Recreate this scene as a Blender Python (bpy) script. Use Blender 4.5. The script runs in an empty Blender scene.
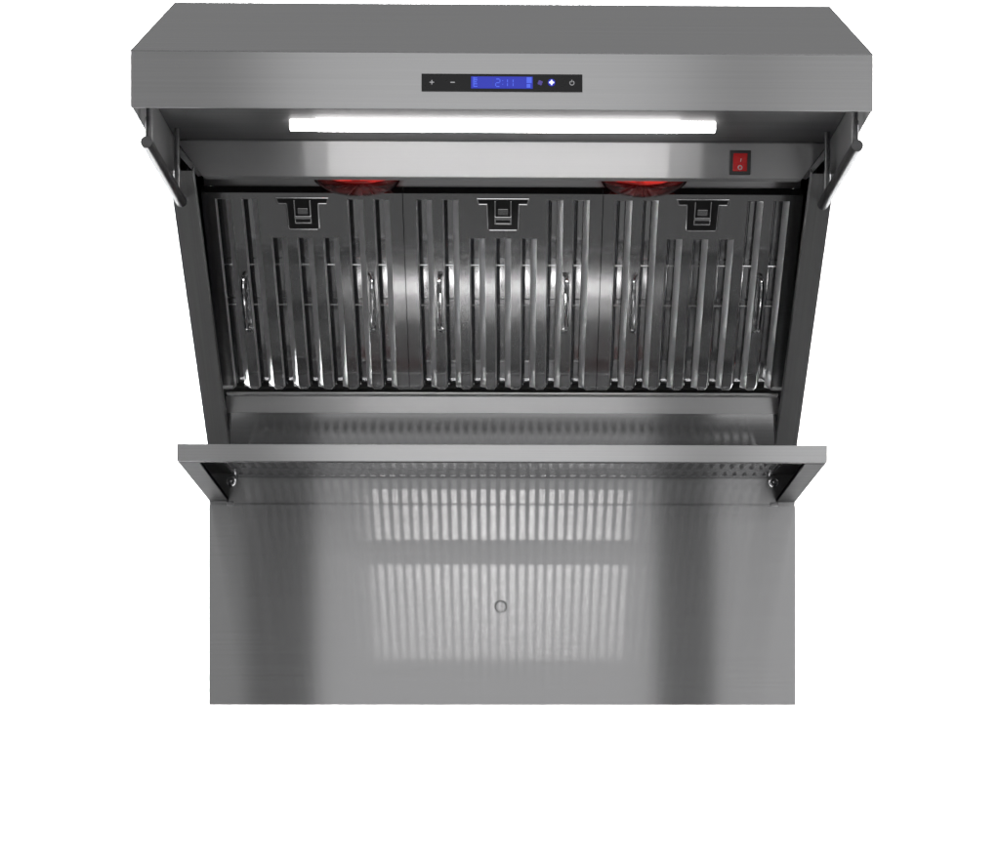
import bpy, bmesh, math, random
from mathutils import Vector, Matrix
random.seed(7)
S = bpy.context.scene
C = bpy.context.collection
ZO = 1.2            # height of the camera above the studio floor; all local z values are relative to it
FPX, CAMD = 1853.0, 2.9

# ------------------------------------------------------------------ materials
def nodes(name):
    m = bpy.data.materials.new(name); m.use_nodes = True
    nt = m.node_tree
    return m, nt, nt.nodes['Principled BSDF']

def steel(name, base=0.58, along=0.02, across=0.30, brush=(1, 0, 0), scale=(2.0, 420, 420),
          rvar=0.12, cvar=0.05, wave=0.0, soft=0.15, soft_rough=0.5, wscale=(4, 4, 2), tint=(1.0, 1.0, 1.01)):
    """brushed metal: a lobe narrow along the brushing and wide across it, plus a little wide haze"""
    m, nt, b = nodes(name)
    nt.nodes.remove(b)
    out = nt.nodes['Material Output']
    N, L = nt.nodes.new, nt.links.new
    tc = N('ShaderNodeTexCoord'); mp = N('ShaderNodeMapping'); mp.inputs['Scale'].default_value = scale
    L(tc.outputs['Object'], mp.inputs['Vector'])
    n1 = N('ShaderNodeTexNoise'); n1.inputs['Scale'].default_value = 1.0; n1.inputs['Detail'].default_value = 4
    L(mp.outputs['Vector'], n1.inputs['Vector'])
    r0 = math.sqrt(math.sqrt(along * across)); an = 1 - math.sqrt(along / across)
    r1 = N('ShaderNodeMapRange'); r1.inputs['To Min'].default_value = r0 * (1 - rvar); r1.inputs['To Max'].default_value = r0 * (1 + rvar)
    L(n1.outputs['Fac'], r1.inputs['Value'])
    cr = N('ShaderNodeMapRange'); cr.inputs['To Min'].default_value = base - cvar; cr.inputs['To Max'].default_value = base + cvar
    L(n1.outputs['Fac'], cr.inputs['Value'])
    cm = N('ShaderNodeVectorMath'); cm.operation = 'SCALE'; cm.inputs[0].default_value = tint
    L(cr.outputs['Result'], cm.inputs['Scale'])
    g1 = N('ShaderNodeBsdfAnisotropic'); g1.inputs['Anisotropy'].default_value = an
    g2 = N('ShaderNodeBsdfAnisotropic'); g2.inputs['Roughness'].default_value = soft_rough
    L(r1.outputs['Result'], g1.inputs['Roughness'])
    tv = N('ShaderNodeCombineXYZ')
    for i in range(3): tv.inputs[i].default_value = brush[i]
    L(tv.outputs['Vector'], g1.inputs['Tangent'])
    if wave:
        mp2 = N('ShaderNodeMapping'); mp2.inputs['Scale'].default_value = wscale
        L(tc.outputs['Object'], mp2.inputs['Vector'])
        n2 = N('ShaderNodeTexNoise'); n2.inputs['Scale'].default_value = 1.0; n2.inputs['Detail'].default_value = 0.0
        L(mp2.outputs['Vector'], n2.inputs['Vector'])
        bp = N('ShaderNodeBump'); bp.inputs['Strength'].default_value = 1.0; bp.inputs['Distance'].default_value = wave
        L(n2.outputs['Fac'], bp.inputs['Height'])
        L(bp.outputs['Normal'], g1.inputs['Normal'])
    mx = N('ShaderNodeMixShader'); mx.inputs[0].default_value = soft
    for g in (g1, g2): L(cm.outputs['Vector'], g.inputs['Color'])
    L(g1.outputs[0], mx.inputs[1]); L(g2.outputs[0], mx.inputs[2])
    L(mx.outputs[0], out.inputs['Surface'])
    return m

def plain(name, col, rough=0.5, metal=0.0, noise=0.04, emit=None, estr=0.0, coat=0.0):
    m, nt, b = nodes(name)
    N, L = nt.nodes.new, nt.links.new
    tc = N('ShaderNodeTexCoord'); n = N('ShaderNodeTexNoise'); n.inputs['Scale'].default_value = 60; n.inputs['Detail'].default_value = 4
    L(tc.outputs['Object'], n.inputs['Vector'])
    r = N('ShaderNodeMapRange'); r.inputs['To Min'].default_value = max(0, rough - noise); r.inputs['To Max'].default_value = min(1, rough + noise)
    L(n.outputs['Fac'], r.inputs['Value']); L(r.outputs['Result'], b.inputs['Roughness'])
    b.inputs['Base Color'].default_value = (*col, 1); b.inputs['Metallic'].default_value = metal
    b.inputs['Coat Weight'].default_value = coat
    if emit:
        b.inputs['Emission Color'].default_value = (*emit, 1); b.inputs['Emission Strength'].default_value = estr
    return m

M = {}
M['brushed'] = steel('brushed_steel', 0.60, .03, .25, wave=.0006, scale=(2.5, 520, 520), rvar=.10, cvar=.055)
M['panel'] = steel('backsplash_steel', 0.69, .007, .60, wave=.0002, wscale=(2.4, 2.4, 1.4), soft=.10, scale=(4, 420, 420), rvar=.10, cvar=.10)
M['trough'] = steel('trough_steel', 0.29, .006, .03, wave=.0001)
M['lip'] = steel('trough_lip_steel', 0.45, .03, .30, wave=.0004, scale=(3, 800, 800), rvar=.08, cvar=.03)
M['valance'] = steel('valance_steel', 0.52, .02, .80, wave=.0003, soft=.30, soft_rough=.7, scale=(3, 800, 800), cvar=.02)
M['ceiling'] = steel('ceiling_steel', 0.22, .20, .55, wave=.0003, soft=.4, soft_rough=.8)
M['flange'] = steel('dimmed_flange_steel', 0.17, .3, .4, soft=.5, soft_rough=.7)  # steel darkened to hold down the white backdrop's reflection
M['gap_shade_steel'] = steel('gap_shade_steel', 0.13, .1, .2)  # darker steel copy; shade of the filter gaps is in its colour
M['top'] = steel('canopy_steel', 0.58, .05, .06, wave=.0004, soft=.05, soft_rough=.3)
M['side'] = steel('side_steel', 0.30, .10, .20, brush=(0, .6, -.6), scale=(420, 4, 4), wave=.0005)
M['under'] = steel('underside_steel', 0.55, .03, .06, wave=.0004)
M['shelf'] = steel('shelf_steel', 0.62, .005, .010, wave=.0002, soft=.10)
M['filter'] = steel('filter_steel', 0.46, .012, .030, brush=(0, .648, -.7617), scale=(300, 3, 300), soft=.16)
M['flank'] = steel('lit_fold_steel', 0.80, .12, .35, brush=(0, .648, -.7617), scale=(300, 3, 300), soft=.5, soft_rough=.7)  # lighter than the filter steel, so the folds read lit
M['filter_back'] = steel('baffle_steel', 0.66, .005, .008, brush=(0, .648, -.7617), scale=(300, 3, 300), wave=.0003, wscale=(20, 12, 12))
M['cavity'] = steel('galvanised_steel', 0.35, .15, .2, brush=(1, 0, 0))
M['chrome'] = plain('polished_chrome', (.78, .78, .79), 0.09, 1.0, 0.03)
M['rail'] = steel('rail_steel', 0.22, .06, .12, brush=(0, 1, 0))
M['black_plastic'] = plain('black_plastic', (.012, .012, .013), 0.35)
M['shade_black'] = plain('shade_black', (.02, .02, .02), 0.8)  # near black; shade of the gaps around the filters put into the colour
M['black_glass'] = plain('black_panel_gloss', (.016, .016, .018), 0.28)
M['red_plastic'] = plain('red_plastic', (.42, .006, .008), 0.25, emit=(.7, .004, .006), estr=0.06, coat=0.4)
M['white_ink'] = plain('white_print', (.75, .75, .76), 0.5)
M['legend'] = plain('touch_legend', (.6, .6, .6), 0.5, emit=(.75, .75, .8), estr=0.25)
M['lcd'] = plain('blue_screen', (.01, .01, .05), 0.3, emit=(.035, .05, .56), estr=0.80)
M['lcd_dark'] = plain('screen_digit_dim', (.01, .01, .03), 0.3, emit=(.04, .06, .42), estr=0.9)  # dim ghost digit of the display
M['lcd_lit'] = plain('screen_digit', (.01, .01, .05), 0.3, emit=(.10, .17, .95), estr=0.9)
M['lamp_icon'] = plain('lit_lamp_symbol', (.2, .2, .6), 0.4, emit=(.75, .78, 1.0), estr=1.3)
M['lamp_halo'] = plain('lit_button_ring', (.01, .01, .1), 0.4, emit=(.03, .04, .8), estr=0.5)
M['fan_icon'] = plain('fan_symbol', (.02, .015, .08), 0.4, emit=(.10, .075, .32), estr=0.8)
M['led'] = plain('led_diffuser', (.9, .9, .9), 0.4, emit=(1, .985, .97), estr=14.0)
M['led_lens'] = plain('led_lens', (.9, .9, .9), 0.4, emit=(1, .985, .97), estr=26.0)
M['led_end'] = plain('led_diffuser_end', (.9, .9, .9), 0.4, emit=(1, .985, .97), estr=7.0)

def bulb_glass():
    m, nt, b = nodes('red_lamp_glass')
    b.inputs['Base Color'].default_value = (.88, .13, .12, 1)
    b.inputs['Transmission Weight'].default_value = 1.0
    b.inputs['Roughness'].default_value = 0.03; b.inputs['IOR'].default_value = 1.5
    N, L = nt.nodes.new, nt.links.new
    tc = N('ShaderNodeTexCoord'); n = N('ShaderNodeTexNoise'); n.inputs['Scale'].default_value = 25
    L(tc.outputs['Object'], n.inputs['Vector'])
    bp = N('ShaderNodeBump'); bp.inputs['Strength'].default_value = 0.15; bp.inputs['Distance'].default_value = 0.002
    L(n.outputs['Fac'], bp.inputs['Height']); L(bp.outputs['Normal'], b.inputs['Normal'])
    return m
M['bulb'] = bulb_glass()
M['reflector'] = plain('lamp_reflector', (.85, .80, .78), 0.18, 1.0, emit=(.9, .20, .17), estr=0.06)  # faint emission put in, so the reflector reads lit
M['glow'] = plain('added_patch_glow', (.3, .02, .01), 0.4, emit=(1, .36, .30), estr=1.0)  # no lit wire; glow put in for the reflected patches
M['backdrop'] = plain('white_paper', (.90, .90, .90), 0.9)

# ------------------------------------------------------------------ object helpers
def empty(name, loc=(0, 0, 0), parent=None):
    o = bpy.data.objects.new(name, None); C.objects.link(o); o.location = loc; o.parent = parent
    o.empty_display_size = 0.05
    return o

def obj(name, bm, m, parent=None, bevel=0.0, smooth=False, label=None, recalc=True):
    if recalc: bmesh.ops.recalc_face_normals(bm, faces=bm.faces)
    me = bpy.data.meshes.new(name); bm.to_mesh(me); bm.free()
    me.materials.append(M[m] if isinstance(m, str) else m)
    if smooth:
        for p in me.polygons: p.use_smooth = True
        me.set_sharp_from_angle(angle=math.radians(25))
    o = bpy.data.objects.new(name, me); C.objects.link(o); o.parent = parent
    if bevel:
        b = o.modifiers.new('bevel', 'BEVEL'); b.width = bevel; b.segments = 2
        b.limit_method = 'ANGLE'; b.angle_limit = math.radians(35); b.harden_normals = False
    if label: o['label'] = label
    return o

def nb(): return bmesh.new()

def box(bm, x0, x1, y0, y1, z0, z1):
    vs = [bm.verts.new((x, y, z)) for x in (x0, x1) for y in (y0, y1) for z in (z0, z1)]
    for f in ((0, 1, 3, 2), (4, 6, 7, 5), (0, 4, 5, 1), (2, 3, 7, 6), (0, 2, 6, 4), (1, 5, 7, 3)):
        bm.faces.new([vs[i] for i in f])

def hexa(bm, a, b):
    """solid between two matching point loops a and b"""
    A = [bm.verts.new(p) for p in a]; B = [bm.verts.new(p) for p in b]
    n = len(A)
    bm.faces.new(A); bm.faces.new(B[::-1])
    for i in range(n):
        j = (i + 1) % n
        bm.faces.new((A[i], B[i], B[j], A[j]))

def yz_prism(bm, pts, x0, x1):
    """profile given as (depth, z): depth d sits at y = -d"""
    hexa(bm, [(x0, -d, z) for d, z in pts], [(x1, -d, z) for d, z in pts])

def sheet(bm, pts, off):
    """flat polygon thickened along the vector off"""
    off = Vector(off)
    hexa(bm, [Vector(p) for p in pts], [Vector(p) + off for p in pts])

def tube(bm, pts, r, n=12, cap=True):
    pts = [Vector(p) for p in pts]
    rings = []
    prev = None
    for i, p in enumerate(pts):
        t = (pts[min(i + 1, len(pts) - 1)] - pts[max(i - 1, 0)]).normalized()
        if prev is None:
            u = t.orthogonal().normalized()
        else:
            u = (prev - t * prev.dot(t)).normalized()
        prev = u
        v = t.cross(u)
        rr = r[i] if isinstance(r, (list, tuple)) else r
        rings.append([bm.verts.new(p + (u * math.cos(2 * math.pi * k / n) + v * math.sin(2 * math.pi * k / n)) * rr) for k in range(n)])
    for a, b in zip(rings, rings[1:]):
        for k in range(n):
            bm.faces.new((a[k], a[(k + 1) % n], b[(k + 1) % n], b[k]))
    if cap:
        bm.faces.new(rings[0][::-1]); bm.faces.new(rings[-1])

def lathe(bm, prof, c=(0, 0, 0), axis='Z', n=48):
    """prof: (radius, height) list; axis Z: height along +z, axis Y: height along -y (towards the camera)"""
    rings = []
    for r, h in prof:
        row = []
        if r < 1e-6:
            p = (c[0], c[1], c[2] + h) if axis == 'Z' else (c[0], c[1] - h, c[2])
            row = [bm.verts.new(p)]
        else:
            for k in range(n):
                a = 2 * math.pi * k / n
                if axis == 'Z': p = (c[0] + r * math.cos(a), c[1] + r * math.sin(a), c[2] + h)
                else: p = (c[0] + r * math.cos(a), c[1] - h, c[2] + r * math.sin(a))
                row.append(bm.verts.new(p))
        rings.append(row)
    for a, b in zip(rings, rings[1:]):
        for k in range(n):
            q = [a[k % len(a)], a[(k + 1) % len(a)], b[(k + 1) % len(b)], b[k % len(b)]]
            q2 = []
            for v in q:
                if v not in q2: q2.append(v)
            if len(q2) > 2: bm.faces.new(q2)

def arc(c, r, a0, a1, n, plane='uw'):
    return [(c[0] + r * math.cos(a0 + (a1 - a0) * i / n), c[1] + r * math.sin(a0 + (a1 - a0) * i / n)) for i in range(n + 1)]

# ================================================================== RANGE HOOD
W = 0.457
T = 0.0016
hood = empty('range_hood', (0, 0, ZO))
hood['label'] = 'wide brushed stainless steel range hood with strip light, red heat lamps and baffle filters'
hood['category'] = 'range hood'

A, B_, Cc, E = (.618, .834), (.618, .764), (.361, .764), (0.004, .418)
TOPF, TOPB = (.314, 1.012), (0.004, 1.012)

# sloping canopy top, flat top and back
bm = nb()
yz_prism(bm, [(.6185, .8345), (.314, 1.0125), (.3135, 1.0105), (.6175, .8325)], -W, W)
obj('canopy_top', bm, 'top', hood)
bm = nb()
yz_prism(bm, [(.3133, 1.0125), (.004, 1.0125), (.004, 1.0107), (.3133, 1.0107)], -W, W)
obj('top_panel', bm, 'top', hood)
bm = nb(); box(bm, -W + .003, W - .003, -.003, -.001, .620, 1.010)
obj('back_panel', bm, 'cavity', hood)
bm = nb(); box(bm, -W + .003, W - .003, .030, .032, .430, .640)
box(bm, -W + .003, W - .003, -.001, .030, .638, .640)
obj('rear_shade_plate', bm, 'shade_black', hood)  # dark plate behind the filters; the shade is in its colour

# front fascia with folded lower return
bm = nb()
yz_prism(bm, [(.6185, .8336), (.6185, .764), (.6168, .764), (.6168, .8322)], -W, W)
obj('front_panel', bm, 'brushed', hood, 0.0007)

# sides: outer sheet
for s in (-1, 1):
    bm = nb()
    yz_prism(bm, [(.6165, .831), (.6165, .7665), Cc, E, (.004, 1.010), (.3135, 1.010)], s * (W - .0002), s * (W - T))
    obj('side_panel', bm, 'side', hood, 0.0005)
    # sloped front flange, bent a little along its length like folded sheet
    bm = nb()
    dvec = Vector((0, -(E[0] - Cc[0]), E[1] - Cc[1])).normalized()
    nin = Vector((0, dvec.z, -dvec.y))
    if nin.y < 0: nin = -nin
    p0, p1 = Vector((0, -Cc[0], Cc[1])), Vector((0, -E[0], E[1]))
    pts = [(s * (W - .0003), p0.y, p0.z), (s * .424, p0.y, p0.z), (s * .4235, p1.y, p1.z), (s * (W - .0003), p1.y, p1.z)]
    sheet(bm, pts, nin * .0015)
    pts = [(s * .424, p0.y, p0.z), (s * .4255, p0.y, p0.z), (s * .425, p1.y, p1.z), (s * .4235, p1.y, p1.z)]
    pts = [Vector(p) + nin * .0017 for p in pts]
    sheet(bm, pts, nin * .012)
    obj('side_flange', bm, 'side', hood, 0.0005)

# inner ceiling carrying the LED strip
ZC = .820
bm = nb(); box(bm, -W + .0025, W - .0025, -.6160, -.320, ZC, ZC + .0016)
obj('light_panel', bm, 'ceiling', hood)
def led_piece(x0, x1, drop=0.0):
    bm = nb()
    yz_prism(bm, [(.4095, ZC - .0003), (.3965, ZC - .0003), (.3965, ZC - .0095 - drop), (.3985, ZC - .0115 - drop), (.4075, ZC - .0115 - drop), (.4095, ZC - .0095 - drop)], x0, x1)
    return bm
led = obj('led_strip', led_piece(-.2505, .2375), 'led', hood)
bm = nb(); box(bm, -.2505, .2375, -.4072, -.3988, ZC - .0132, ZC - .0116)
obj('led_lens', bm, 'led_lens', led)
for s in (-1, 1):
    obj('diffuser_end', led_piece(*((-.2865, -.2507) if s < 0 else (.2377, .2865)), .0016), 'led_end', led, 0.0012)

# slanted inner valance (faces the cook) with angled ends
bm = nb()
top_d, bot_d, zb = .3185, .3095, .7725
v0 = [(-W + .003, -top_d, ZC - .0006), (W - .003, -top_d, ZC - .0006), (.4195, -bot_d, zb), (-.4195, -bot_d, zb)]
sheet(bm, v0, (0, .0016, .0003))
sheet(bm, [(-.4195, -bot_d + .0018, zb + .0002), (.4195, -bot_d + .0018, zb + .0002), (.4170, -bot_d + .016, zb + .0002), (-.4170, -bot_d + .016, zb + .0002)], (0, 0, .0015))
val = obj('valance', bm, 'valance', hood, 0.0005)
for s in (-1, 1):
    bm = nb()
    sheet(bm, [(s * .4545, -top_d + .0025, ZC - .003), (s * .4195, -bot_d + .0018, zb + .001), (s * .4262, -bot_d + .0060, zb + .001), (s * .4505, -top_d + .012, ZC - .020)], (0, .0012, 0))
    obj('end_fold', bm, 'brushed', val)

# rocker switch on the valance
def vy(z): return -(bot_d + (top_d - bot_d) * (z - zb) / (ZC - .0006 - zb))
sx, sz = .3312, .7935
sw = empty('power_switch', (sx, vy(sz) - .0002, sz), hood)
sw.rotation_euler.x = math.atan2(top_d - bot_d, ZC - zb)
bm = nb()
box(bm, -.0150, .0150, -.0022, .0, -.0165, .0165)
obj('switch_frame', bm, 'black_plastic', sw, 0.0008)
bm = nb()
hexa(bm, [(-.0098, -.0024, -.0118), (-.0098, -.0024, .0118), (-.0098, -.0068, .0118), (-.0098, -.0050, .0070), (-.0098, -.0030, -.0010), (-.0098, -.0036, -.0118)],
     [(.0098, -.0024, -.0118), (.0098, -.0024, .0118), (.0098, -.0068, .0118), (.0098, -.0050, .0070), (.0098, -.0030, -.0010), (.0098, -.0036, -.0118)])
obj('rocker', bm, 'red_plastic', sw, 0.0005)
bm = nb()
ring = [(math.cos(a) * .0027, -.0038, -.0070 + math.sin(a) * .0027) for a in [2 * math.pi * k / 20 for k in range(21)]]
tube(bm, ring, .0006, 6)
sheet(bm, [(.0000, -.0045, .0008), (.0007, -.0045, .0008), (.0014, -.0055, .0050), (.0007, -.0055, .0050)], (0, -.0005, 0))
obj('switch_marking', bm, 'white_ink', sw)

# control panel on the fascia
cp = empty('control_panel', (-.0012, -.6186, .7965), hood)
HW, HH = .0990, .0108
bm = nb(); box(bm, -HW, HW, -.0016, 0, -HH, HH)
obj('panel_face', bm, 'black_glass', cp, 0.0006)
yf = -.0017
def pos(x): return (x - 501.5) / 812.0
bm = nb(); box(bm, pos(470.6), pos(532.2), yf - .0004, yf, -.0073, .0073)
obj('display_screen', bm, 'lcd', cp)
bm = nb()
def seg(bm, x, z, w, h, y): box(bm, x - w / 2, x + w / 2, y - .0003, y, z - h / 2, z + h / 2)
DIG = {'2': 'abged', '1': 'bc', '5': 'afgcd'}
def digit(bm, ch, x, z, w, h, t, y):
    P = {'a': (0, h / 2, w, t), 'd': (0, -h / 2, w, t), 'g': (0, 0, w, t), 'f': (-w / 2, h / 4, t, h / 2), 'b': (w / 2, h / 4, t, h / 2),
         'e': (-w / 2, -h / 4, t, h / 2), 'c': (w / 2, -h / 4, t, h / 2)}
    for k, sgm in enumerate(DIG[ch]):
        px, pz, pw, ph = P[sgm]
        seg(bm, x + px, z + pz, pw - (t * 1.1 if pw > ph else 0), ph - (t * 1.1 if ph > pw else 0), y - .00001 * k)
for ch, x in (('2', 497.3), ('1', 504.8), ('1', 510.4)):
    digit(bm, ch, pos(x), -.0004, .0052, .0092, .0011, yf - .0005)
for dz in (-.0022, .0022): seg(bm, pos(502.2), dz, .0010, .0010, yf - .0005)
obj('display_digits', bm, 'lcd_lit', cp)
bm = nb()
digit(bm, '1', pos(490.5), -.0004, .0050, .0092, .0011, yf - .0005)
obj('dark_digit', bm, 'lcd_dark', cp)
bm = nb()
for i, dz in enumerate((.0052, .0030, .0006, -.0018, -.0050)):
    seg(bm, pos(475.0), dz, (.0042, .0046, .0030, .0042, .0046)[i], .0012, yf - .0005)
seg(bm, pos(473.2), .0006, .0011, .0116, yf - .0006)
obj('display_icon', bm, 'lcd_lit', cp)
bm = nb()
seg(bm, pos(528.6), .0030, .0062, .0070, yf - .0005)
seg(bm, pos(528.0), -.0040, .0046, .0045, yf - .0005)
obj('display_icon', bm, 'lcd_lit', cp)
bm = nb()
seg(bm, pos(431.4), 0, .0054, .0011, yf); seg(bm, pos(431.4), 0, .0011, .0054, yf - .0001)
obj('plus_button', bm, 'legend', cp)
bm = nb(); seg(bm, pos(452.2), 0, .0054, .0012, yf); obj('minus_button', bm, 'legend', cp)
bm = nb()
tube(bm, [(pos(571.4) + math.cos(a) * .0026, yf, math.sin(a) * .0026) for a in [math.radians(120 + 300 * k / 18) for k in range(19)]], .00050, 6)
seg(bm, pos(571.4), .0022, .0008, .0030, yf - .0004)
obj('power_button', bm, 'legend', cp)
bm = nb()
lathe(bm, [(0, .0004), (.0022, .0004), (.0022, 0), (0, 0)], (pos(551.0), yf - .0003, .0004), 'Y', 16)
for k in range(4):
    a = math.pi / 2 * k
    c = (pos(551.0) + math.cos(a) * .0023, .0004 + math.sin(a) * .0023)
    box(bm, c[0] - .0009, c[0] + .0009, yf - .00062, yf - .0002, c[1] - .0009, c[1] + .0009)
obj('light_button', bm, 'lamp_icon', cp)
bm = nb(); lathe(bm, [(0, .0002), (.0046, .0002), (.0046, 0), (0, 0)], (pos(551.0), yf, .0004), 'Y', 24)
obj('button_ring', bm, 'lamp_halo', cp)
bm = nb()
for k in range(4):
    a = math.pi / 2 * k + .4
    lathe(bm, [(0, .0003 + .00002 * k), (.0016, .0003 + .00002 * k), (.0016, 0), (0, 0)], (pos(539.6) + math.cos(a) * .0017, yf, math.sin(a) * .0017), 'Y', 12)
obj('fan_button', bm, 'fan_icon', cp)

# hanging rails either side, under the fascia
for s in (-1, 1):
    r = empty('hanging_rail', (s * .4445, 0, 0), hood)
    bm = nb()
    zf, zr = .7335, .7300
    tube(bm, [(0, -.582, zf), (0, -.5815, zf), (0, -.332, zr), (0, -.3315, zr)], [.0070, .0076, .0076, .0070], 32)
    obj('rail_bar', bm, 'rail', r, smooth=True)
    for d, z in ((.565, zf), (.366, zr)):
        bm = nb()
        tube(bm, [(0, -d, z + .004), (0, -d, z + .036)], .0048, 16)
        tube(bm, [(0, -d, z + .0365), (0, -d, ZC - .0005)], .0036, 16)
        obj('standoff', bm, 'rail', r, smooth=True)

# infrared heat lamps
for x in (-.2095, .2030):
    hl = empty('heat_lamp', (x, -.2440, .7690), hood)
    bm = nb()
    outer = [(0, 0), (.014, .0006), (.028, .0028), (.0425, .0066), (.0535, .0115), (.0605, .0172), (.0648, .0250), (.0655, .0310), (.0643, .0370), (.0585, .050), (.046, .072), (.030, .095), (.019, .108), (.017, .118), (0, .118)]
    inner = [(0, .0016), (.0138, .0022), (.0274, .0044), (.0415, .0083), (.0520, .0130), (.0588, .0185), (.0630, .0257), (.0637, .0312), (.0625, .0365), (.0568, .049), (.0445, .071), (.0285, .094), (.0175, .107), (.015, .1165), (0, .1165)]
    lathe(bm, outer, n=72)
    bmesh.ops.recalc_face_normals(bm, faces=bm.faces)
    n_out = len(bm.faces)
    lathe(bm, inner, n=72)
    bm.faces.ensure_lookup_table()
    shell = list(bm.faces)[n_out:]
    bmesh.ops.recalc_face_normals(bm, faces=shell)
    bmesh.ops.reverse_faces(bm, faces=shell)        # the inside of the glass wall faces the gas
    obj('lamp_glass', bm, 'bulb', hl, smooth=True, recalc=False)
    bm = nb()
    refl = [(.0596, .0318), (.0585, .0375), (.0535, .049), (.042, .070), (.026, .092), (.016, .1045), (0, .1045)]
    lathe(bm, refl, n=48)
    obj('lamp_reflector', bm, 'reflector', hl, smooth=True)
    bm = nb()
    tube(bm, [(-.028, .028, .0315), (-.027, .028, .0315), (-.011, .035, .0335), (-.010, .035, .0335)], [.002, .0050, .0050, .002], 12)
    tube(bm, [(-.0095, .036, .0345), (.0015, .037, .0345)], .0022, 8)
    tube(bm, [(.0020, .037, .0335), (.0030, .037, .0335), (.034, .026, .0312), (.035, .026, .0312)], [.002, .0042, .0042, .002], 12)
    obj('glow_patches', bm, 'glow', hl)  # added glowing tubes, imitate bright patches reflected inside the bulb
    bm = nb()
    lathe(bm, [(0, .1185), (.021, .1185), (.021, .155), (0, .155)], n=24)
    obj('lamp_socket', bm, 'black_plastic', hl)

# filter hanger channel and closing sheets behind the lamps
bm = nb()
yz_prism(bm, [(.172, .7990), (.1790, .8150), (.1775, .8156), (.1705, .7996)], -.439, .439)
obj('hanger_rail', bm, 'brushed', hood, 0.0004)
bm = nb()
yz_prism(bm, [(.158, .7640), (.1705, .7985), (.1690, .7990), (.1565, .7645)], -.439, .439)
for i in range(6):
    x = -.389 + i * (.389 * 2 / 5)
    yz_prism(bm, [(.1592, .7645), (.1715, .7980), (.1706, .7984), (.1583, .7649)], x - .0009, x + .0009)
obj('hanger_channel', bm, 'filter', hood)
bm = nb(); box(bm, -.439, .439, -.3170, -.1600, .8205, .8220); obj('lamp_ceiling', bm, 'cavity', hood)
bm = nb(); box(bm, -.439, .439, -.165, -.006, .885, .887); obj('plenum', bm, 'cavity', hood)

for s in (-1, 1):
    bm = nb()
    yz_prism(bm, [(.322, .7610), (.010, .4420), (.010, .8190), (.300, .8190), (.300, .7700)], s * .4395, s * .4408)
    obj('gap_plate', bm, 'gap_shade_steel', hood)  # added dark plate, closes the gap beside the filters
# baffle filters ----------------------------------------------------------------
L = .3256
PITCH, RIB, OPEN = .0383, .0152, .0231
FW = .1453
def flank_rows():
    return [0.0]
def filter_face(want):
    """front baffles (want 'flat') and the folded flanks of their seven slots (want 'flank'); ribs end in chamfered noses"""
    bm = nb()
    D1 = .0080           # flank depth
    FLA, FLB = .0020, .0085           # sideways travel of a flank; uneven, so one side reads lit
    top_long, top_short = .0095, .0695
    cs = [(k - 3) * PITCH for k in range(7)]
    edges = [-FW] + [e for c in cs for e in (c - OPEN / 2, c + OPEN / 2)] + [FW]
    cache = {}
    def V(x, y, z):
        k = (round(x, 6), round(y, 6), round(z, 6))
        if k not in cache: cache[k] = bm.verts.new((x, y, z))
        return cache[k]
    def F(*p):
        try: bm.faces.new([V(*q) for q in p])
        except ValueError: pass
    ve, vn = L - .0085, L - .0022
    rows = [0, top_long, top_short, ve]
    # flat sheet
    for r0, r1 in zip(rows, rows[1:]):
        for i in range(len(edges) - 1):
            is_slot = i % 2 == 1
            k = (i - 1) // 2
            if is_slot:
                st = top_short if 2 <= k <= 4 else top_long
                if r0 >= st - 1e-6: continue
            F((edges[i], r0, 0), (edges[i + 1], r0, 0), (edges[i + 1], r1, 0), (edges[i], r1, 0))
    # rib noses
    for i in range(0, len(edges) - 1, 2):
        a, b = edges[i], edges[i + 1]
        ca = .0030 if i > 0 else 0; cb = .0030 if i < len(edges) - 2 else 0
        F((a, ve, 0), (b, ve, 0), (b - cb, vn, .0012), (a + ca, vn, .0012))
        F((a + ca, vn, .0012), (b - cb, vn, .0012), (b - cb + .001, vn + .0012, D1), (a + ca - .001, vn + .0012, D1))
    if want == 'flank': bm.free(); bm = nb(); cache.clear()
    # flanks
    for k, c in (enumerate(cs) if want == 'flank' else ()):
        st = top_short if 2 <= k <= 4 else top_long
        a, b = c - OPEN / 2, c + OPEN / 2
        ai, bi = a + FLA, b - FLB
        for p, q in ((a, ai), (b, bi)):
            lst = [st] + ([top_short] if st < top_short else []) + [ve]
            for r0, r1 in zip(lst, lst[1:]):
                F((p, r0, 0), (p, r1, 0), (q, r1, D1), (q, r0 + (.004 if r0 == st else 0), D1))
            sg = 1 if q > p else -1
            F((p, ve, 0), (p - sg * .0030, vn, .0012), (p - sg * .0020, vn + .0012, D1), (q, vn - .0015, D1), (q, ve, D1))
        F((a, st, 0), (b, st, 0), (bi, st + .004, D1), (ai, st + .004, D1))
    if want == 'flank': return bm
    # outer frame returns
    F((-FW, 0, 0), (FW, 0, 0), (FW, 0, .022), (-FW, 0, .022))
    for s in (-1, 1):
        F((s * FW, 0, 0), (s * FW, ve, 0), (s * FW, ve, .022), (s * FW, 0, .022))
    return bm

def back_baffles():
    """rear channels: one behind each slot, wings turned forward between the ribs"""
    bm = nb()
    for k in range(7):
        c = (k - 3) * PITCH + .0042
        y0, y1 = .006, L - .004
        hw, wing = .0095, .0125
        z = .0205
        t = .0009
        prof = [(c - wing, .0130), (c - hw, z), (c + hw, z), (c + wing, .0130), (c + wing - .001, .0128), (c + hw - .0006, z - t), (c - hw + .0006, z - t), (c - wing + .001, .0128)]
        hexa(bm, [(x, y0, w) for x, w in prof], [(x, y1, w) for x, w in prof])
    return bm

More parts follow.
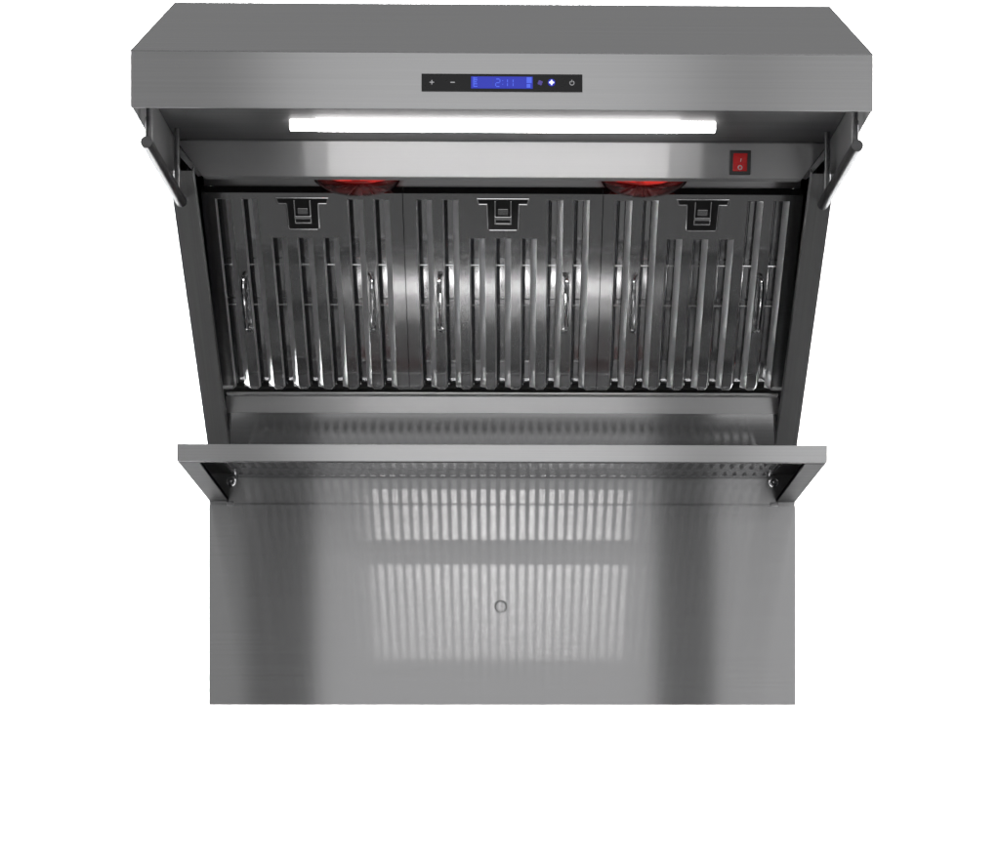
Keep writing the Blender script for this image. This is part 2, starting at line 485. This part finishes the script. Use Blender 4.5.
def frame_bar():
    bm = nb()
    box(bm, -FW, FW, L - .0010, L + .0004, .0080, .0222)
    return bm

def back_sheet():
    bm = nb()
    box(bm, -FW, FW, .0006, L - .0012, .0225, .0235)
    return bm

def rods():
    bm = nb()
    for v in (.1165, .182):
        tube(bm, [(-FW + .001, v, .0092), (FW - .001, v, .0092)], .0013, 8)
    return bm

def handle_bm():
    bm = nb()
    a, b, h = .128, .219, .020
    path = [(0.004, a - .002, -.0005), (.0015, a, -.004), (0, a + .004, -h * .55), (0, a + .012, -h * .88), (0, a + .022, -h)]
    path += [(0, b - .022, -h), (0, b - .011, -h * .88), (0, b - .004, -h * .55), (.0015, b, -.004), (.004, b + .002, -.0005)]
    # smooth it
    P = [Vector(p) for p in path]
    for _ in range(2):
        Q = [P[0]]
        for p, q in zip(P, P[1:]): Q += [p * .75 + q * .25, p * .25 + q * .75]
        P = Q + [P[-1]]
    tube(bm, P, .0031, 12)
    return bm

def latch_parts(parent):
    u0, v0 = 0, .0075
    # T outline
    def T(o):  # offset
        return [(-.0376 - o, v0 - o), (.0376 + o, v0 - o), (.0352 + o, v0 + .0085 + o * .6), (.0232 + o, v0 + .0085 + o * .6), (.0222 + o, v0 + .0465), (.0200 + o * .7, v0 + .0485 + o), (-.0200 - o * .7, v0 + .0485 + o), (-.0222 - o, v0 + .0465), (-.0232 - o, v0 + .0085 + o * .6), (-.0352 - o, v0 + .0085 + o * .6)]
    rim = nb()
    pts = [(x, y, -.0002) for x, y in T(0)]
    for p, q in zip(pts, pts[1:] + pts[:1]):
        tube(rim, [p, q], .0011, 8)
    o = obj('latch', rim, 'chrome', parent)
    rec = nb()
    sheet(rec, [(x, y, -.0003) for x, y in T(-.0003)], (0, 0, .0001))
    obj('latch_recess', rec, 'black_plastic', parent)
    tab = nb()
    # U shaped spring bracket
    for s in (-1, 1):
        sheet(tab, [(s * .0105, v0 + .002, -.0007), (s * .0125, v0 + .002, -.0007), (s * .0125, v0 + .038, -.0007), (s * .0105, v0 + .038, -.0007)], (0, 0, -.0040))
    box(tab, -.0124, .0124, v0 + .0250, v0 + .0300, -.0068, -.0030)
    box(tab, -.0124, .0124, v0 + .0362, v0 + .0385, -.0040, -.0007)
    obj('latch_spring', tab, 'chrome', parent, 0.0006)
    blk = nb()
    box(blk, -.0075, .0075, v0 + .0145, v0 + .0240, -.0030, -.0007)
    obj('latch_button', blk, 'filter', parent, 0.0005)

theta = math.atan2(-.7617, .648)
def make_filter(x):
    f = empty('baffle_filter', (x, -.211, .778), hood)
    f.rotation_euler.x = theta
    obj('front_baffles', filter_face('flat'), 'filter', f)
    obj('slot_flanks', filter_face('flank'), 'flank', f)
    obj('rear_baffles', back_baffles(), 'filter_back', f)
    obj('shaded_frame_bar', frame_bar(), 'shade_black', f)  # frame bar in near black, painted shade below the rib noses
    obj('gap_shade_backing', back_sheet(), 'gap_shade_steel', f)
    o = obj('cross_rods', rods(), 'chrome', f, smooth=True)
    for s in (-1, 1):
        hb = handle_bm()
        for v in hb.verts: v.co.x = v.co.x * s * -1 + s * .0957
        obj('filter_handle', hb, 'chrome', f, smooth=True)
    latch_parts(f)
    return f
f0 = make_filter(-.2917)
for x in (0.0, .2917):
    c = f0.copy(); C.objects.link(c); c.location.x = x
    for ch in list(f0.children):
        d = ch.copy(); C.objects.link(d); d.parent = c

# grease trough under the filters
bm = nb()
yz_prism(bm, [(.034, .5150), (.036, .5150), (.036, .4895), (.0340, .4895), (.0340, .4912), (.0344, .4912)], -.4272, .4272)
obj('grease_trough', bm, 'lip', hood, 0.0005)
bm = nb()
yz_prism(bm, [(.030, .5225), (.0315, .5225), (.0315, .5200), (.006, .5160), (.006, .5175), (.030, .5210)], -.4270, .4270)
obj('filter_ledge', bm, 'lip', hood, 0.0004)

bm = nb()
yz_prism(bm, [(.0336, .4900), (.0112, .3980), (.0102, .3983), (.0326, .4903)], -.4272, .4272)
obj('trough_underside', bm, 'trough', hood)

# ================================================================== BACKSPLASH WITH WARMING SHELF
bs = empty('backsplash', (0, 0, ZO))
bs['label'] = 'flat brushed steel backsplash panel with fold-out slotted warming shelf, hanging below the range hood'
bs['category'] = 'backsplash'
bm = nb()
HX, HZ, HR, NH = -.0035, .1925, .0098, 48
Z0, Z1 = .0390, .3500
fr = [bm.verts.new(p) for p in ((W, -.010, Z1), (-W, -.010, Z1), (-W, -.010, Z0), (W, -.010, Z0))]
bk = [bm.verts.new((v.co.x, -.0042, v.co.z)) for v in fr]
bm.faces.new(bk)
for i in range(4): bm.faces.new((fr[i], fr[(i + 1) % 4], bk[(i + 1) % 4], bk[i]))
def hole_ring(r, y): return [bm.verts.new((HX + r * math.cos(math.pi / 4 + 2 * math.pi * k / NH), y, HZ + r * math.sin(math.pi / 4 + 2 * math.pi * k / NH))) for k in range(NH)]
hr = [hole_ring(HR, -.010), hole_ring(HR - .0016, -.0080)]
q = NH // 4
for i in range(4):
    bm.faces.new([fr[i]] + [fr[(i + 1) % 4]] + [hr[0][(i * q + k) % NH] for k in range(q, -1, -1)])
for a, b in zip(hr, hr[1:]):
    for k in range(NH): bm.faces.new((a[k], a[(k + 1) % NH], b[(k + 1) % NH], b[k]))
bm.faces.new(hr[-1])
pn = obj('wall_panel', bm, 'panel', bs)
bm = nb()
lathe(bm, [(.0082, .0001), (.0078, .0004), (.0050, .0002), (0, .0001)], (HX, -.0081, HZ), 'Y', 40)
obj('screw_cap', bm, 'panel', pn, smooth=True)
bm = nb(); box(bm, -W, W, -.007, -.0042, .3535, .4165)
box(bm, -W, W, -.0043, -.0008, .3100, .4100)
obj('hinge_plate', bm, 'panel', bs, 0.0004)
bm = nb()
# shelf
sh = empty('warming_shelf', (0, 0, 0), bs)
for x in (-.424, .424):
    bm = nb(); box(bm, x - .006, x + .006, -.0115, -.0072, .3480, .3555); obj('hinge', bm, 'chrome', sh, 0.0006)
ZS = .3930
def slotted_sheet():
    bm = nb()
    n, pitch, sw_ = 53, .0155, .0086
    xs = [-.4125] + [e for k in range(n) for e in ((k - (n - 1) / 2) * pitch - sw_ / 2, (k - (n - 1) / 2) * pitch + sw_ / 2)] + [.4125]
    ds = [.0072, .0232, .0845, .107, .1695, .206, .272, .292]
    t = .0005
    def put(z, lean):        # the rear edge of every slot leans back a little, shaped to hide bright dashes of light
        return {(i, j): bm.verts.new((x, -(d - (lean if j in (1, 3, 5) else 0)), z)) for i, x in enumerate(xs) for j, d in enumerate(ds)}
    lo, hi = put(ZS, 0), put(ZS + t, .0008)
    solid = lambda i, j: 0 <= i < len(xs) - 1 and 0 <= j < len(ds) - 1 and not (i % 2 == 1 and j in (1, 3, 5))
    for i in range(len(xs) - 1):
        for j in range(len(ds) - 1):
            if not solid(i, j): continue
            for g, fl in ((lo, 0), (hi, 1)):
                q = [g[i, j], g[i + 1, j], g[i + 1, j + 1], g[i, j + 1]]
                bm.faces.new(q[::-1] if fl else q)
            for (di, dj, a, b) in ((-1, 0, (i, j), (i, j + 1)), (1, 0, (i + 1, j), (i + 1, j + 1)), (0, -1, (i, j), (i + 1, j)), (0, 1, (i, j + 1), (i + 1, j + 1))):
                if not solid(i + di, j + dj):
                    bm.faces.new((lo[a], lo[b], hi[b], hi[a]))
    return bm
obj('shelf_top', slotted_sheet(), 'shelf', sh)
bm = nb()
yz_prism(bm, [(.2925, .3935), (.2925, .4010), (.2955, .4010), (.2955, .3770), (.2935, .3770), (.2940, .3785), (.2940, .3935)], -W, W)
obj('front_rail', bm, 'brushed', sh, 0.0006)
bm = nb(); box(bm, -W + .002, W - .002, -.2933, -.2815, .3771, .3784)
obj('rail_return', bm, 'flange', sh)
for s in (-1, 1):
    bm = nb()
    yz_prism(bm, [(.2922, .4005), (.2922, .3772), (.0075, .3560), (.0075, .4005)], s * (W - .0002), s * (W - .0016))
    sheet(bm, [(s * .4130, -.2920, .3990), (s * (W - .0018), -.2920, .3990), (s * (W - .0018), -.0072, .3990), (s * .4130, -.0072, .3990)], (0, 0, .0010))
    br = obj('support_bracket', bm, 'side', sh, 0.0004)
    bm = nb()
    o = [(s * (W - .0020), -.2810, .3766), (s * .4280, -.2810, .3766), (s * .4280, -.0080, .3562), (s * (W - .0020), -.0080, .3562)]
    sheet(bm, o, (0, 0, .0014))
    o = [(s * .4280, -.2810, .3766), (s * .4292, -.2810, .3766), (s * .4292, -.0080, .3562), (s * .4280, -.0080, .3562)]
    o = [(x, y, z + .0015) for x, y, z in o]
    sheet(bm, o, (0, 0, .0050))
    obj('bracket_flange', bm, 'flange', sh, 0.0004)
    bm = nb()
    c = (s * .4230, -.0072, .3870)
    lathe(bm, [(0, .0002), (.0076, .0002), (.0076, .0018), (.0062, .0020), (.0060, .0066), (.0052, .0074), (.0040, .0074), (.0034, .0052), (.0020, .0052), (.0016, .0070), (0, .0072)], c, 'Y', 24)
    obj('bolt', bm, 'chrome', sh)

# ================================================================== STUDIO
bm = nb()
prof = [(-1.6, 3.25), (-1.6, .35), (-1.58, .12), (-1.50, .03), (-1.38, 0.0), (-.9, 0.0)]
rows = [[bm.verts.new((x, -d, z)) for x in (-2.6, 2.6)] for d, z in prof]
for a, b in zip(rows, rows[1:]): bm.faces.new((a[0], a[1], b[1], b[0]))
bd = obj('backdrop', bm, 'backdrop', None, smooth=True)
bd['kind'] = 'structure'

LEDP = .0120
def area(name, loc, target, sx_, sy_, power, col=(1, 1, 1), spread=180.0):
    l = bpy.data.lights.new(name, 'AREA'); l.shape = 'RECTANGLE'; l.size = sx_; l.size_y = sy_; l.energy = power; l.color = col
    l.spread = math.radians(spread)
    o = bpy.data.objects.new(name, l); C.objects.link(o); o.location = loc
    o.rotation_euler = (Vector(target) - Vector(loc)).to_track_quat('-Z', 'Y').to_euler()
    return o
# lamps that burn the backdrop out to white
for s in (-1, 1):
    area('backdrop_lamp', (s * 2.6, .55, ZO + .3), (s * -.2, 1.6, ZO + .35), .4, 2.6, 150, spread=120)
area('backdrop_lamp', (0, .45, ZO + 2.9), (0, 1.6, ZO + 1.4), 3.2, .4, 60, spread=90)
# the LED strip throws its light down and back through its lens on to the shelf
for k in range(6):
    for zt, pw in ((.335, 1.0), (.185, 1.15)):
        area('led_light', (-.0065, -.4030 + (k - 2.5) * .0014, ZO + ZC - .0139), (-.0065, -.010, ZO + zt), .488, .0013, pw * LEDP / 6, (1, .985, .97), 15)
# softboxes on the camera side
area('front_softbox', (-.065, -4.3, ZO + .45), (-.065, 0, ZO + .45), 1.33, 3.0, 14.5)
area('right_softbox', (1.22, -3.4, ZO + .15), (.3, 0, ZO + .15), 1.0, 1.8, 7.5)
area('left_softbox', (-1.02, -3.2, ZO + .15), (-.3, 0, ZO + .15), .36, 1.7, 1.0)
area('low_left_softbox', (-2.1, -.25, ZO - .75), (0, -.2, ZO + .6), .9, 1.3, 1.0)

w = bpy.data.worlds.new('World'); S.world = w; w.use_nodes = True
nt = w.node_tree; bg = nt.nodes['Background']
tc = nt.nodes.new('ShaderNodeTexCoord'); sp = nt.nodes.new('ShaderNodeSeparateXYZ')
nt.links.new(tc.outputs['Generated'], sp.inputs[0])
mr = nt.nodes.new('ShaderNodeValToRGB')
mr.color_ramp.elements[0].position = .0; mr.color_ramp.elements[0].color = (.14, .14, .14, 1)
e = mr.color_ramp.elements.new(.52); e.color = (.088, .088, .088, 1)
mr.color_ramp.elements[-1].position = .80; mr.color_ramp.elements[-1].color = (.32, .32, .32, 1)
ad = nt.nodes.new('ShaderNodeMath'); ad.operation = 'MULTIPLY_ADD'; ad.inputs[1].default_value = .5; ad.inputs[2].default_value = .5
nt.links.new(sp.outputs['Z'], ad.inputs[0]); nt.links.new(ad.outputs[0], mr.inputs[0])
nt.links.new(mr.outputs[0], bg.inputs[0]); bg.inputs[1].default_value = 1.0

cam = bpy.data.cameras.new('camera'); co = bpy.data.objects.new('camera', cam); C.objects.link(co)
YAW = math.radians(0.9)
co.location = (0, -CAMD, ZO); co.rotation_euler = (math.radians(90), 0, -YAW)
cam.sensor_width = 36; cam.sensor_fit = 'HORIZONTAL'; cam.lens = FPX * 36 / 1000
cam.shift_x = -.003 - math.tan(YAW) * FPX / 1000 * -1 * -1
cam.shift_y = .298
cam.clip_end = 100
S.camera = co
S.view_settings.view_transform = 'Standard'; S.view_settings.look = 'None'; S.view_settings.exposure = 0; S.view_settings.gamma = 1
S.render.engine = 'CYCLES'
S.cycles.max_bounces = 14; S.cycles.glossy_bounces = 8; S.cycles.transmission_bounces = 10
S.cycles.sample_clamp_indirect = 8
S.cycles.use_denoising = True
S.cycles.use_adaptive_sampling = False
S.cycles.denoising_prefilter = 'ACCURATE'; S.cycles.denoising_quality = 'HIGH'; S.cycles.denoising_input_passes = 'RGB_ALBEDO_NORMAL'
for m in M.values(): m.cycles.emission_sampling = 'NONE'
S.cycles.use_light_tree = False
w.cycles.sampling_method = 'NONE'
